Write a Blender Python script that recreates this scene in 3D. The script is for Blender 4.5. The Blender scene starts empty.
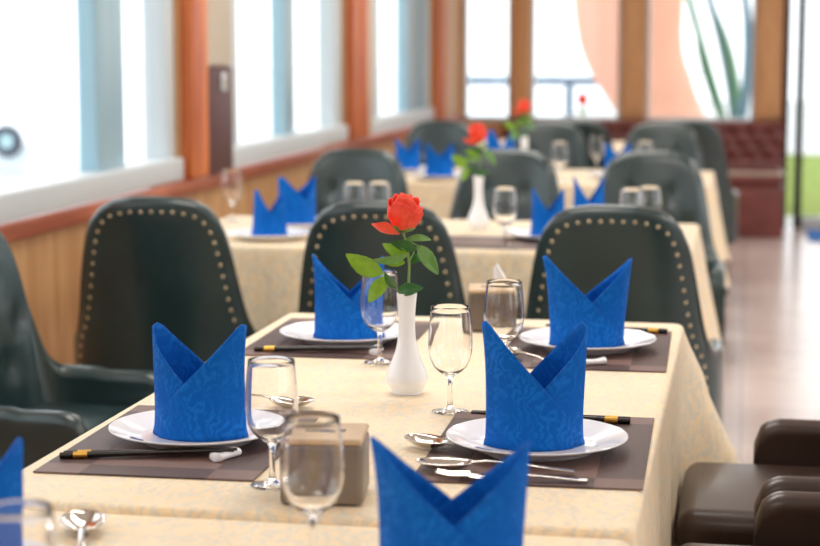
import bpy, math, random
from math import sin, cos, pi, radians, sqrt, exp
from mathutils import Vector, Matrix

S = bpy.context.scene
C = S.collection
rnd = random.Random(7)

# ------------------------------------------------------------------ materials
def newmat(name):
    m = bpy.data.materials.new(name); m.use_nodes = True
    nt = m.node_tree
    return m, nt, nt.nodes['Principled BSDF']

def lin(c):
    return tuple(((v/255)/12.92 if v/255 <= .04045 else ((v/255+.055)/1.055)**2.4) for v in c) + (1.0,)

def node(nt, t, **kw):
    n = nt.nodes.new(t)
    for k, v in kw.items():
        if k in n.inputs: n.inputs[k].default_value = v
        else: setattr(n, k, v)
    return n

def coords(nt, scale=(1,1,1), out='Object', rot=(0,0,0)):
    tc = nt.nodes.new('ShaderNodeTexCoord'); mp = nt.nodes.new('ShaderNodeMapping')
    mp.inputs['Scale'].default_value = scale; mp.inputs['Rotation'].default_value = rot
    nt.links.new(tc.outputs[out], mp.inputs['Vector'])
    return mp.outputs['Vector']

def ramp(nt, fac, stops):
    r = nt.nodes.new('ShaderNodeValToRGB'); el = r.color_ramp.elements
    while len(el) < len(stops): el.new(.5)
    for e, (p, c) in zip(el, stops): e.position = p; e.color = c
    nt.links.new(fac, r.inputs['Fac'])
    return r.outputs['Color']

def bump(nt, b, h, strength=.2, dist=.002):
    n = node(nt, 'ShaderNodeBump', Strength=strength, Distance=dist)
    nt.links.new(h, n.inputs['Height']); nt.links.new(n.outputs['Normal'], b.inputs['Normal'])

def plain(name, rgb, rough=.5, metal=0, spec=.5, noise=0, nscale=40, bumpv=0):
    m, nt, b = newmat(name)
    c = lin(rgb)
    b.inputs['Base Color'].default_value = c; b.inputs['Roughness'].default_value = rough
    b.inputs['Metallic'].default_value = metal; b.inputs['Specular IOR Level'].default_value = spec
    if noise or bumpv:
        n = node(nt, 'ShaderNodeTexNoise', Scale=nscale, Detail=4.0)
        nt.links.new(coords(nt), n.inputs['Vector'])
        if noise:
            d = tuple(max(0, v*(1-noise)) for v in c[:3])+(1,); l = tuple(min(1, v*(1+noise)) for v in c[:3])+(1,)
            nt.links.new(ramp(nt, n.outputs['Fac'], [(.3, d), (.7, l)]), b.inputs['Base Color'])
        if bumpv: bump(nt, b, n.outputs['Fac'], bumpv, .003)
    return m

def wood(name, dark, light, rough=.4, scale=(9, 9, .9)):
    m, nt, b = newmat(name)
    v = coords(nt, scale)
    n = node(nt, 'ShaderNodeTexNoise', Scale=2.5, Detail=8.0, Distortion=1.2); nt.links.new(v, n.inputs['Vector'])
    w = node(nt, 'ShaderNodeTexWave', Scale=1.6, Distortion=5.0, Detail=3.0); nt.links.new(v, w.inputs['Vector'])
    mx = node(nt, 'ShaderNodeMath', operation='MULTIPLY'); nt.links.new(n.outputs['Fac'], mx.inputs[0]); nt.links.new(w.outputs['Fac'], mx.inputs[1])
    nt.links.new(ramp(nt, mx.outputs[0], [(.05, lin(dark)), (.55, lin(light))]), b.inputs['Base Color'])
    b.inputs['Roughness'].default_value = rough
    bump(nt, b, n.outputs['Fac'], .08)
    return m

def leather(name, rgb, rough=.33, spec=.5):
    m, nt, b = newmat(name)
    v = coords(nt)
    n = node(nt, 'ShaderNodeTexNoise', Scale=9.0, Detail=3.0); nt.links.new(v, n.inputs['Vector'])
    c = lin(rgb)
    nt.links.new(ramp(nt, n.outputs['Fac'], [(.3, tuple(x*.8 for x in c[:3])+(1,)), (.75, tuple(x*1.2 for x in c[:3])+(1,))]), b.inputs['Base Color'])
    b.inputs['Roughness'].default_value = rough; b.inputs['Specular IOR Level'].default_value = spec
    vo = node(nt, 'ShaderNodeTexVoronoi', Scale=420.0); nt.links.new(v, vo.inputs['Vector'])
    bump(nt, b, vo.outputs['Distance'], .12, .001); b.inputs['Coat Weight'].default_value = .35; b.inputs['Coat Roughness'].default_value = .22
    return m

def cloth_mat():
    m, nt, b = newmat('cream_damask')
    v = coords(nt)
    n0 = node(nt, 'ShaderNodeTexNoise', Scale=14.0, Detail=2.0); nt.links.new(v, n0.inputs['Vector'])
    mix = node(nt, 'ShaderNodeMixRGB', Fac=.10); nt.links.new(v, mix.inputs[1]); nt.links.new(n0.outputs['Color'], mix.inputs[2])
    vo = node(nt, 'ShaderNodeTexVoronoi', Scale=26.0, feature='SMOOTH_F1'); nt.links.new(mix.outputs[0], vo.inputs['Vector'])
    wv = node(nt, 'ShaderNodeTexWave', Scale=18.0, Distortion=9.0, Detail=2.0); wv.inputs['Detail Scale'].default_value = 2.2
    nt.links.new(mix.outputs[0], wv.inputs['Vector'])
    mu = node(nt, 'ShaderNodeMath', operation='MULTIPLY'); nt.links.new(vo.outputs['Distance'], mu.inputs[0]); nt.links.new(wv.outputs['Fac'], mu.inputs[1])
    base = ramp(nt, mu.outputs[0], [(.06, lin((250, 226, 186))), (.16, lin((248, 230, 198))), (.30, lin((230, 219, 196)))])
    # fine warp threads, golden
    th = node(nt, 'ShaderNodeTexNoise', Scale=1.0, Detail=3.0); nt.links.new(coords(nt, (60, 420, 40)), th.inputs['Vector'])
    thc = ramp(nt, th.outputs['Fac'], [(.42, (0, 0, 0, 1)), (.62, (1, 1, 1, 1))])
    fc = node(nt, 'ShaderNodeMath', operation='MULTIPLY'); nt.links.new(thc, fc.inputs[0]); fc.inputs[1].default_value = .24
    m2 = nt.nodes.new('ShaderNodeMixRGB'); nt.links.new(fc.outputs[0], m2.inputs['Fac']); nt.links.new(base, m2.inputs[1])
    m2.inputs[2].default_value = lin((204, 160, 88))
    nt.links.new(m2.outputs[0], b.inputs['Base Color'])
    b.inputs['Roughness'].default_value = .55; b.inputs['Sheen Weight'].default_value = .15
    bump(nt, b, mu.outputs[0], .15, .002)
    return m

def napkin_mat():
    m, nt, b = newmat('blue_damask')
    v = coords(nt)
    n0 = node(nt, 'ShaderNodeTexNoise', Scale=30.0, Detail=3.0); nt.links.new(v, n0.inputs['Vector'])
    mix = node(nt, 'ShaderNodeMixRGB', Fac=.06); nt.links.new(v, mix.inputs[1]); nt.links.new(n0.outputs['Color'], mix.inputs[2])
    wv = node(nt, 'ShaderNodeTexWave', Scale=26.0, Distortion=16.0, Detail=3.0); nt.links.new(mix.outputs[0], wv.inputs['Vector'])
    big = node(nt, 'ShaderNodeTexNoise', Scale=24.0, Detail=1.0); nt.links.new(v, big.inputs['Vector'])
    mu = node(nt, 'ShaderNodeMath', operation='MULTIPLY'); nt.links.new(wv.outputs['Fac'], mu.inputs[0]); nt.links.new(big.outputs['Fac'], mu.inputs[1])
    nt.links.new(ramp(nt, mu.outputs[0], [(.2, lin((0, 92, 182))), (.6, lin((6, 108, 200)))]), b.inputs['Base Color'])
    nt.links.new(ramp(nt, mu.outputs[0], [(.30, (.72,)*3+(1,)), (.48, (.5,)*3+(1,))]), b.inputs['Roughness'])
    b.inputs['Specular IOR Level'].default_value = .15
    w = node(nt, 'ShaderNodeTexNoise', Scale=500.0); nt.links.new(v, w.inputs['Vector'])
    bump(nt, b, w.outputs['Fac'], .15, .0008)
    return m

def mat_mat():
    m, nt, b = newmat('woven_mat')
    tc = nt.nodes.new('ShaderNodeTexCoord'); sp = nt.nodes.new('ShaderNodeSeparateXYZ'); nt.links.new(tc.outputs['Object'], sp.inputs[0])
    # broad two-tone bands: a darker border band and a paler field
    ax = node(nt, 'ShaderNodeMath', operation='ABSOLUTE'); nt.links.new(sp.outputs['X'], ax.inputs[0])
    g = node(nt, 'ShaderNodeMath', operation='GREATER_THAN'); nt.links.new(ax.outputs[0], g.inputs[0]); g.inputs[1].default_value = .088
    ay = node(nt, 'ShaderNodeMath', operation='ABSOLUTE'); nt.links.new(sp.outputs['Y'], ay.inputs[0])
    g2 = node(nt, 'ShaderNodeMath', operation='GREATER_THAN'); nt.links.new(ay.outputs[0], g2.inputs[0]); g2.inputs[1].default_value = .175
    su = node(nt, 'ShaderNodeMath', operation='SUBTRACT'); nt.links.new(g.outputs[0], su.inputs[0]); nt.links.new(g2.outputs[0], su.inputs[1])
    ab = node(nt, 'ShaderNodeMath', operation='ABSOLUTE'); nt.links.new(su.outputs[0], ab.inputs[0])
    base = ramp(nt, ab.outputs[0], [(0, lin((122, 94, 87))), (1, lin((78, 53, 50)))])
    w1 = node(nt, 'ShaderNodeTexWave', Scale=90.0); w1.bands_direction = 'X'; nt.links.new(tc.outputs['Object'], w1.inputs['Vector'])
    w2 = node(nt, 'ShaderNodeTexWave', Scale=90.0); w2.bands_direction = 'Y'; nt.links.new(tc.outputs['Object'], w2.inputs['Vector'])
    mu = node(nt, 'ShaderNodeMath', operation='MULTIPLY'); nt.links.new(w1.outputs['Fac'], mu.inputs[0]); nt.links.new(w2.outputs['Fac'], mu.inputs[1])
    mm = nt.nodes.new('ShaderNodeMixRGB'); mm.blend_type = 'MULTIPLY'; mm.inputs['Fac'].default_value = .35
    nt.links.new(base, mm.inputs[1]); nt.links.new(ramp(nt, mu.outputs[0], [(0, (.6, .6, .6, 1)), (.5, (1, 1, 1, 1))]), mm.inputs[2])
    nt.links.new(mm.outputs[0], b.inputs['Base Color']); b.inputs['Roughness'].default_value = .5
    bump(nt, b, mu.outputs[0], .4, .001)
    return m

def glass_mat():
    m, nt, b = newmat('clear_glass')
    b.inputs['Base Color'].default_value = (1, 1, 1, 1); b.inputs['Roughness'].default_value = 0
    b.inputs['Transmission Weight'].default_value = 1; b.inputs['IOR'].default_value = 1.42
    return m

def pane_mat():
    m = bpy.data.materials.new('window_glass'); m.use_nodes = True; nt = m.node_tree; nt.nodes.clear()
    o = nt.nodes.new('ShaderNodeOutputMaterial'); t = nt.nodes.new('ShaderNodeBsdfTransparent'); g = nt.nodes.new('ShaderNodeBsdfGlossy')
    g.inputs['Roughness'].default_value = .02; t.inputs['Color'].default_value = (.97, .985, .99, 1)
    mx = nt.nodes.new('ShaderNodeMixShader'); mx.inputs[0].default_value = .04
    nt.links.new(t.outputs[0], mx.inputs[1]); nt.links.new(g.outputs[0], mx.inputs[2])
    nt.links.new(mx.outputs[0], o.inputs['Surface'])
    return m

def floor_mat():
    m, nt, b = newmat('polished_tile')
    v = coords(nt)
    br = node(nt, 'ShaderNodeTexBrick', Scale=1.0); br.offset = 0.0
    br.inputs['Brick Width'].default_value = .6; br.inputs['Row Height'].default_value = .6; br.inputs['Mortar Size'].default_value = .004
    br.inputs['Color1'].default_value = lin((222, 206, 200)); br.inputs['Color2'].default_value = lin((212, 194, 188)); br.inputs['Mortar'].default_value = lin((180, 164, 158))
    nt.links.new(v, br.inputs['Vector'])
    n = node(nt, 'ShaderNodeTexNoise', Scale=3.0, Detail=8.0, Distortion=1.5); nt.links.new(v, n.inputs['Vector'])
    mm = nt.nodes.new('ShaderNodeMixRGB'); mm.blend_type = 'MULTIPLY'; mm.inputs['Fac'].default_value = .5
    nt.links.new(br.outputs['Color'], mm.inputs[1]); nt.links.new(ramp(nt, n.outputs['Fac'], [(.3, (.75, .72, .72, 1)), (.7, (1, 1, 1, 1))]), mm.inputs[2])
    nt.links.new(mm.outputs[0], b.inputs['Base Color']); b.inputs['Roughness'].default_value = .22; b.inputs['Specular IOR Level'].default_value = .35
    return m

M = dict(
    green=leather('green_leather', (28, 52, 54), .3, .6), brown=leather('brown_leather', (58, 40, 33), .38), maroon=leather('maroon_leather', (112, 50, 46), .4),
    nail=plain('brass', (214, 196, 160), .3, 1), legwood=wood('dark_wood', (40, 22, 14), (78, 46, 28)),
    orange=wood('orange_wood', (176, 84, 34), (226, 130, 66)), tan=wood('tan_wood', (200, 144, 94), (232, 182, 130), .45),
    panel=wood('pale_panel', (184, 138, 92), (208, 164, 116), .45), sill=wood('sill_wood', (150, 72, 44), (196, 112, 76), .35, (9, .9, 9)),
    cloth=cloth_mat(), napkin=napkin_mat(), mat=mat_mat(), glass=glass_mat(), pane=pane_mat(), floor=floor_mat(),
    porcelain=plain('porcelain', (248, 249, 253), .12), porcelain2=plain('vase_porcelain', (250, 251, 254), .18),
    silver=plain('polished_steel', (214, 208, 200), .12, 1), lacquer=plain('black_lacquer', (26, 20, 20), .25), gold=plain('gold_band', (222, 176, 84), .3, 1),
    taupe=leather('taupe_leatherette', (116, 103, 90), .5), boxtop=plain('tan_top', (196, 168, 132), .45, noise=.06), tissue=plain('tissue', (248, 248, 248), .9),
    alu=plain('white_frame', (200, 207, 210), .4), blueframe=plain('blue_grey_frame', (150, 182, 196), .3), plaster=plain('plaster', (226, 214, 196), .8, noise=.03),
    beige=plain('beige_panel', (190, 178, 160), .6, noise=.05), darkred=plain('dark_maroon_panel', (78, 36, 36), .45, noise=.1), black=plain('black_metal', (30, 30, 34), .4),
    ceiling=plain('ceiling_white', (240, 238, 232), .9), bluemark=plain('blue_glaze', (62, 74, 140), .2), bluemat=plain('blue_carpet', (20, 110, 190), .9, noise=.2),
    grass=plain('lawn_green', (118, 138, 36), .9, noise=.25, nscale=6), deck=plain('pale_deck', (206, 206, 204), .8, noise=.05),
    water=plain('pale_water', (206, 220, 228), .15, noise=.05, nscale=2), salmon=plain('salmon_render', (236, 176, 152), .7, noise=.05),
    rail=plain('grey_blue_rail', (96, 120, 146), .5), rubber=plain('black_rubber', (46, 40, 58), .7), teal=plain('teal_paint', (176, 204, 210), .5), pontoon=plain('white_pontoon', (236, 240, 242), .6),
    leafA=plain('leaf_yellow_green', (132, 178, 40), .4, noise=.15, nscale=90), leafB=plain('leaf_dark_green', (44, 104, 38), .35, noise=.2, nscale=90),
    leafC=plain('leaf_mid_green', (104, 152, 74), .35, noise=.15, nscale=90), stem=plain('stem_green', (128, 156, 82), .5), blade=plain('blade_green', (112, 160, 130), .5, noise=.1), blade2=plain('blade_blue', (110, 150, 172), .5, noise=.1),
)
def rose_mat():
    m, nt, b = newmat('rose_petal')
    n = node(nt, 'ShaderNodeTexNoise', Scale=60.0, Detail=3.0); nt.links.new(coords(nt), n.inputs['Vector'])
    nt.links.new(ramp(nt, n.outputs['Fac'], [(.3, lin((238, 52, 28))), (.7, lin((255, 92, 60)))]), b.inputs['Base Color'])
    b.inputs['Roughness'].default_value = .55; b.inputs['Subsurface Weight'].default_value = .15; b.inputs['Subsurface Radius'].default_value = (.01, .003, .002)
    return m
M['rose'] = rose_mat()

# ------------------------------------------------------------------ mesh builder
class MB:
    def __init__(s): s.v = []; s.f = []; s.mi = []
    def add(s, vs, fs, mi=0):
        o = len(s.v); s.v += [tuple(p) for p in vs]; s.f += [tuple(i+o for i in f) for f in fs]; s.mi += [mi]*len(fs)
        return s
    def box(s, x0, x1, y0, y1, z0, z1, mi=0, r=0.0):
        if r <= 0:
            return s.add([(x0,y0,z0),(x1,y0,z0),(x1,y1,z0),(x0,y1,z0),(x0,y0,z1),(x1,y0,z1),(x1,y1,z1),(x0,y1,z1)],
                         [(3,2,1,0),(4,5,6,7),(0,1,5,4),(1,2,6,5),(2,3,7,6),(3,0,4,7)], mi)
        r = min(r, (x1-x0)/2*.99, (y1-y0)/2*.99, (z1-z0)/2*.99)
        rings = []
        for a in (0, 22.5, 45, 67.5, 90): rings.append((r-r*sin(radians(a)), z0+r-r*cos(radians(a))))
        for a in (90, 67.5, 45, 22.5, 0): rings.append((r-r*sin(radians(a)), z1-r+r*cos(radians(a))))
        vs = []; n = 20
        for ins, z in rings:
            for (cx, cy, a0) in ((x1-r, y1-r, 0), (x0+r, y1-r, 90), (x0+r, y0+r, 180), (x1-r, y0+r, 270)):
                for k in range(5):
                    a = radians(a0+k*22.5); vs.append((cx+(r-ins)*cos(a), cy+(r-ins)*sin(a), z))
        return s.loftv(vs, len(rings), n, True, True, mi)
    def loftv(s, vs, m, n, closed=True, caps=True, mi=0):
        fs = []
        for i in range(m-1):
            for j in range(n if closed else n-1):
                k = (j+1) % n
                fs.append((i*n+j, i*n+k, (i+1)*n+k, (i+1)*n+j))
        if caps: fs.append(tuple(range(n-1, -1, -1))); fs.append(tuple(range((m-1)*n, m*n)))
        return s.add(vs, fs, mi)
    def lathe(s, prof, n=40, c=(0,0,0), mi=0, caps=True):
        vs = []
        for r, z in prof:
            for j in range(n):
                a = 2*pi*j/n; vs.append((c[0]+r*cos(a), c[1]+r*sin(a), c[2]+z))
        return s.loftv(vs, len(prof), n, True, caps, mi)
    def tube(s, pts, rad, n=10, mi=0):
        pts = [Vector(p) for p in pts]; R = rad if isinstance(rad, (list, tuple)) else [rad]*len(pts)
        vs = []; prev = None
        for i, p in enumerate(pts):
            t = (pts[min(i+1, len(pts)-1)]-pts[max(i-1, 0)]).normalized()
            u = (Vector((0,0,1)) if abs(t.z) < .9 else Vector((1,0,0))) if prev is None else prev
            u = (u - t*u.dot(t)).normalized(); w = t.cross(u); prev = u
            for j in range(n):
                a = 2*pi*j/n; vs.append(p+(u*cos(a)+w*sin(a))*R[i])
        return s.loftv(vs, len(pts), n, True, True, mi)
    def sphere(s, c, r, sc=(1,1,1), n=12, m=8, mi=0):
        vs = []
        for i in range(m+1):
            p = pi*(i+.02)/(m+.04)
            for j in range(n):
                a = 2*pi*j/n; vs.append((c[0]+r*sc[0]*sin(p)*cos(a), c[1]+r*sc[1]*sin(p)*sin(a), c[2]-r*sc[2]*cos(p)))
        return s.loftv(vs, m+1, n, True, True, mi)
    def build(s, name, mats, parent=None, smooth=True, angle=40):
        me = bpy.data.meshes.new(name); me.from_pydata(s.v, [], s.f)
        for m in (mats if isinstance(mats, (list, tuple)) else [mats]): me.materials.append(m)
        me.polygons.foreach_set('material_index', s.mi)
        if smooth:
            me.polygons.foreach_set('use_smooth', [True]*len(me.polygons))
        me.update()
        import bmesh
        bm = bmesh.new(); bm.from_mesh(me); bmesh.ops.recalc_face_normals(bm, faces=bm.faces); bm.to_mesh(me); bm.free()
        if smooth: me.set_sharp_from_angle(angle=radians(angle))
        o = bpy.data.objects.new(name, me); C.objects.link(o)
        if parent: o.parent = parent
        return o

def tag(o, label=None, cat=None, group=None, kind=None):
    if label: o['label'] = label
    if cat: o['category'] = cat
    if group: o['group'] = group
    if kind: o['kind'] = kind
    return o
def thing(name, label, cat, loc=(0,0,0), rotz=0, group=None):
    o = bpy.data.objects.new(name, None); C.objects.link(o); o.empty_display_size = .05
    o.location = loc; o.rotation_euler = (0, 0, rotz)
    return tag(o, label, cat, group)
def struct(name, mb, mats, parent=None, smooth=False):
    o = mb.build(name, mats, parent, smooth)
    if parent is None: o['kind'] = 'structure'
    return o
def dup(root, loc, rotz, label, group=None):
    r = root.copy(); C.objects.link(r); r.location = loc; r.rotation_euler = (0, 0, rotz); r['label'] = label
    if group: r['group'] = group
    for ch in list(root.children):
        c = ch.copy(); C.objects.link(c); c.parent = r
        for g in list(ch.children):
            d = g.copy(); C.objects.link(d); d.parent = c
    return r
protos = {}
def lerp_tab(tab, x):
    for (a, va), (b, vb) in zip(tab, tab[1:]):
        if x <= b:
            t = (x-a)/(b-a); return va+(vb-va)*t
    return tab[-1][1]
def place(key, make, loc, rotz, label, group):
    if key not in protos:
        o = make(); protos[key] = o
        o.location = loc; o.rotation_euler = (0, 0, rotz); tag(o, label, None, group)
        return o
    return dup(protos[key], loc, rotz, label, group)

# ------------------------------------------------------------------ the room
XW, YF = -2.10, 13.2
XR, YN = 4.6, -3.2
ZC = 2.55
struct('floor', MB().box(XW-.15, XR+.15, YN-.15, YF+.15, -.08, 0), M['floor'])
struct('ceiling', MB().box(XW-.15, XR+.15, YN-.15, YF+.15, ZC, ZC+.1), M['ceiling'])
ZS = .757
WIN = [(-2.4, -.2), (1.0, 3.4), (4.0, 6.50), (7.14, 9.34), (9.98, 12.02)]
ZT = 2.25
w = MB(); w.box(XW-.12, XW, YN, YF, 0, ZS); w.box(XW-.12, XW, YN, YF, ZT, ZC)
e = [YN]+[q for p in WIN for q in p]+[YF]
for i in range(0, len(e), 2): w.box(XW-.12, XW, e[i], e[i+1], ZS, ZT)
struct('wall_left', w, M['panel'])
t = MB().box(XW+.002, XW+.03, YN, YF, ZS-.005, .811, r=.01)
struct('trim_1', t, M['sill'], smooth=True)
# posts: orange moulded timber with a dark panel beside the first one
n_t = 2
def post(y0, y1, x, mat, z0=.812, z1=ZC):
    global n_t
    m = MB(); k = max(2, int(round((y1-y0)/.12))); s = (y1-y0)/k
    for i in range(k): m.box(XW-.01, x+(.012 if i % 2 == 0 else 0), y0+i*s+.002, y0+(i+1)*s-.002, z0, z1, r=.008)
    struct('trim_%d' % n_t, m, mat, smooth=True); n_t += 1
post(6.52, 6.77, XW+.035, M['orange'])
post(9.36, 9.80, XW+.035, M['orange'])
post(12.04, 12.34, XW+.035, M['orange'])
post(3.44, 3.96, XW+.035, M['orange'])
post(.0, .9, XW+.035, M['orange'])
struct('trim_%d' % n_t, MB().box(XW-.01, XW+.03, 6.79, 7.12, .80, 1.23, r=.006), M['darkred'], smooth=True); n_t += 1
struct('trim_%d' % n_t, MB().box(XW-.01, XW+.028, 6.79, 7.12, 1.235, ZC, r=.006), M['beige'], smooth=True); n_t += 1
struct('trim_%d' % n_t, MB().box(XW-.01, XW+.02, 9.82, 9.97, .81, ZC, r=.006), M['beige'], smooth=True); n_t += 1
sw = thing('light_switch', 'small white switch plate on the dark maroon panel by the window', 'switch', (XW+.031, 6.98, 1.17))
MB().box(0, .008, -.035, .035, -.035, .035, r=.004).build('plate', M['alu'], sw); MB().box(.008, .013, -.012, .012, -.018, .018, r=.002).build('rocker', M['beige'], sw)

def window(i, y0, y1, stile=.14, mull=None, near=.07):
    z0, z1 = .812, ZT; fr = MB()
    fr.box(XW-.11, XW+.018, y0, y1, z0, z0+.085, r=.01)
    fr.box(XW-.11, XW-.015, y0, y1, z1-.07, z1, r=.01)
    fr.box(XW-.11, XW-.015, y0, y0+near, z0+.08, z1-.06, r=.01); fr.box(XW-.11, XW-.015, y1-stile, y1, z0+.08, z1-.06, r=.01)
    o = struct('window_%d' % i, fr, M['alu'], smooth=True)
    if mull:
        a, b = mull
        g = MB().box(XW-.10, XW-.03, a, a+(b-a)*.42, z0+.08, z1-.06, r=.01).box(XW-.085, XW-.05, a+(b-a)*.42, b, z0+.08, z1-.06, r=.006)
        g.build('sash_stile', M['blueframe'], o)
    MB().box(XW-.068, XW-.062, y0+.07, y1-stile, z0+.084, z1-.066).build('pane', M['pane'], o, smooth=False)
window(1, -2.4, -.2, .07, (-1.4, -1.2)); window(2, 1.0, 3.4, .07, (2.1, 2.35))
window(3, 4.0, 6.50, .09, (5.72, 6.04)); window(4, 7.14, 9.34, .16, (8.20, 8.46), .22); window(5, 9.98, 12.02, .06, (11.25, 11.95), .34)
# far wall
FW = [(-2.075, -1.72), (-1.577, -.918), (-.736, .04)]
w = MB(); w.box(XW-.12, .25, YF, YF+.12, 0, .745); w.box(XW-.12, XR, YF, YF+.12, ZT, ZC); w.box(1.45, XR, YF, YF+.12, 0, ZT)
e = [XW-.12, -2.075, -1.72, -1.577, -.918, -.736, .04, .25]
for i in range(0, len(e), 2): w.box(e[i], e[i+1], YF, YF+.12, .745, ZT)
struct('wall_far', w, M['tan'])
for k, (a, b) in enumerate(((-1.72, -1.577), (-.918, -.736), (.045, .235))):
    m = MB(); m.box(a+.004, b-.004, YF-.04, YF-.002, .80, ZC, r=.008); m.box(a+.03, b-.03, YF-.052, YF-.03, .86, ZC-.05, r=.006)
    struct('trim_%d' % n_t, m, M['tan'], smooth=True); n_t += 1
struct('trim_%d' % n_t, MB().box(.236, .262, YF-.05, YF-.002, .0, ZC, r=.004), M['darkred'], smooth=True); n_t += 1
for k, (a, b) in enumerate(FW):
    z0 = .745; fr = MB()
    fr.box(a, b, YF+.01, YF+.1, z0, z0+.045, r=.008); fr.box(a, b, YF+.01, YF+.1, ZT-.05, ZT, r=.008)
    fr.box(a, a+.025, YF+.01, YF+.1, z0, ZT, r=.006); fr.box(b-.025, b, YF+.01, YF+.1, z0, ZT, r=.006)
    o = struct('window_%d' % (6+k), fr, M['alu'], smooth=True)
    MB().box(a+.025, b-.025, YF+.05, YF+.056, z0+.045, ZT-.05).build('pane', M['pane'], o, smooth=False)
d = MB()
d.box(.262, .285, YF+.02, YF+.07, .0, ZT-.01, r=.004); d.box(.332, .390, YF+.015, YF+.07, .0, ZT-.01, r=.004); d.box(1.41, 1.45, YF+.02, YF+.07, .0, ZT-.01, r=.004); d.box(.262, 1.45, YF+.02, YF+.07, ZT-.07, ZT-.01, r=.004)
dr = struct('door_1', d, M['black'], smooth=True)
MB().box(.391, 1.41, YF+.022, YF+.068, .0, .085, r=.006).build('bottom_rail', M['alu'], dr)
MB().box(.285, .332, YF+.04, YF+.046, .004, ZT-.07).build('pane', M['pane'], dr, smooth=False); MB().box(.39, 1.41, YF+.04, YF+.046, .085, ZT-.07).build('pane', M['pane'], dr, smooth=False)
# right wall and wall behind the viewer: long glazed sides of the same dining room
w = MB(); w.box(XR, XR+.12, YN, YF, 0, .5); w.box(XR, XR+.12, YN, YF, 2.35, ZC)
RW = [(-2.9, -.2), (.1, 2.8), (3.1, 5.8), (6.1, 8.8), (9.1, 11.8)]
e = [YN]+[q for p in RW for q in p]+[YF]
for i in range(0, len(e), 2): w.box(XR, XR+.12, e[i], e[i+1], .5, 2.35)
struct('wall_right', w, M['panel'])
for i, (a, b) in enumerate(RW):
    fr = MB(); fr.box(XR+.01, XR+.1, a, b, .5, .56, r=.008); fr.box(XR+.01, XR+.1, a, b, 2.29, 2.35, r=.008); fr.box(XR+.01, XR+.1, a, a+.06, .56, 2.29, r=.008); fr.box(XR+.01, XR+.1, b-.06, b, .56, 2.29, r=.008)
    o = struct('window_%d' % (9+i), fr, M['alu'], smooth=True); MB().box(XR+.05, XR+.056, a+.06, b-.06, .56, 2.29).build('pane', M['pane'], o, smooth=False)
w = MB(); w.box(XW, XR, YN-.12, YN, 0, .5); w.box(XW, XR, YN-.12, YN, 2.35, ZC); w.box(XW, XR, YN-.12, YN, .5, 2.35)
struct('wall_near', w, M['panel'])

# ------------------------------------------------------------------ outside
struct('water', MB().box(-120, XW-1.5, -60, 160, -1.2, -.9), M['water'])
struct('deck', MB().box(XW-1.5, .3, YF+.14, 45, -.35, -.05).box(.3, 8, YF+.14, 14.7, -.35, -.05).box(.3, 8, 23.2, 45, -.35, -.05), M['deck'])
struct('deck', MB().box(XW-1.5, XW-.14, -8, YF+.14, -.35, -.05), M['deck'])
tag(MB().box(.31, 8, 14.72, 23.15, -.40, -.06).build('lawn', M['grass']), kind='structure')
tag(MB().box(.42, 1.4, 12.35, 13.05, .0, .012, r=.005).build('doormat', M['bluemat']), 'blue doormat on the polished floor inside the glass door', 'doormat')
pt = MB().box(-14.6, -11.6, 29.6, 31.4, -.95, -.35, r=.15).build('pontoon', M['pontoon']); tag(pt, 'white floating pontoon on the water outside the left window', 'pontoon')
ty = thing('tyre_fender', 'black tyre fender against the white pontoon outside the left window', 'tyre', (-12.62, 29.42, -.35))
vs = []; R1, R2 = .21, .075
for i in range(28):
    a = 2*pi*i/28
    for j in range(12):
        b = 2*pi*j/12; r = R1+R2*cos(b); vs.append((r*cos(a), R2*sin(b)*1.2, r*sin(a)))
fs = [(i*12+j, ((i+1) % 28)*12+j, ((i+1) % 28)*12+(j+1) % 12, i*12+(j+1) % 12) for i in range(28) for j in range(12)]
MB().add(vs, fs).build('tread', M['rubber'], ty)
MB().lathe([(.14, -.04), (.15, -.02), (.15, .02), (.14, .04)], 24).build('hub', M['teal'], ty).rotation_euler = (pi/2, 0, 0)
# curved salmon column leaning outside the far windows
vs = []; n = 32; sec = []
for i in range(41):
    tt = i/40; z = -.05+tt*4.0
    cx = lerp_tab([(-1, -.42), (0, -.45), (.64, -.74), (.8, -.84), (1.0, -.94), (1.2, -1.03), (1.4, -1.07), (1.7, -1.085), (2.2, -1.1), (4, -1.0)], z); wd = lerp_tab([(-1, .32), (0, .33), (.64, .38), (1.0, .44), (1.35, .465), (1.7, .495), (4, .47)], z)
    for j in range(n):
        a = 2*pi*j/n; vs.append((cx+wd*cos(a), 16.4+.35*sin(a), z))
tag(MB().loftv(vs, 41, n).build('curved_column', M['salmon']), 'salmon pink curved column standing outside the far windows', 'column')
rl = thing('deck_railing', 'grey blue deck railing seen through the far windows', 'railing', (-2.9, 17.2, -.05))
MB().tube([(0, 0, 1.02), (1.9, 0, 1.02)], .04).tube([(0, 0, .55), (1.9, 0, .55)], .015).build('rail', M['rail'], rl)
for k in range(4): MB().tube([(.12+k*.55, 0, 0), (.12+k*.55, 0, 1.0)], .022 if k % 2 else .04).build('post', M['rail'], rl)
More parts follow.
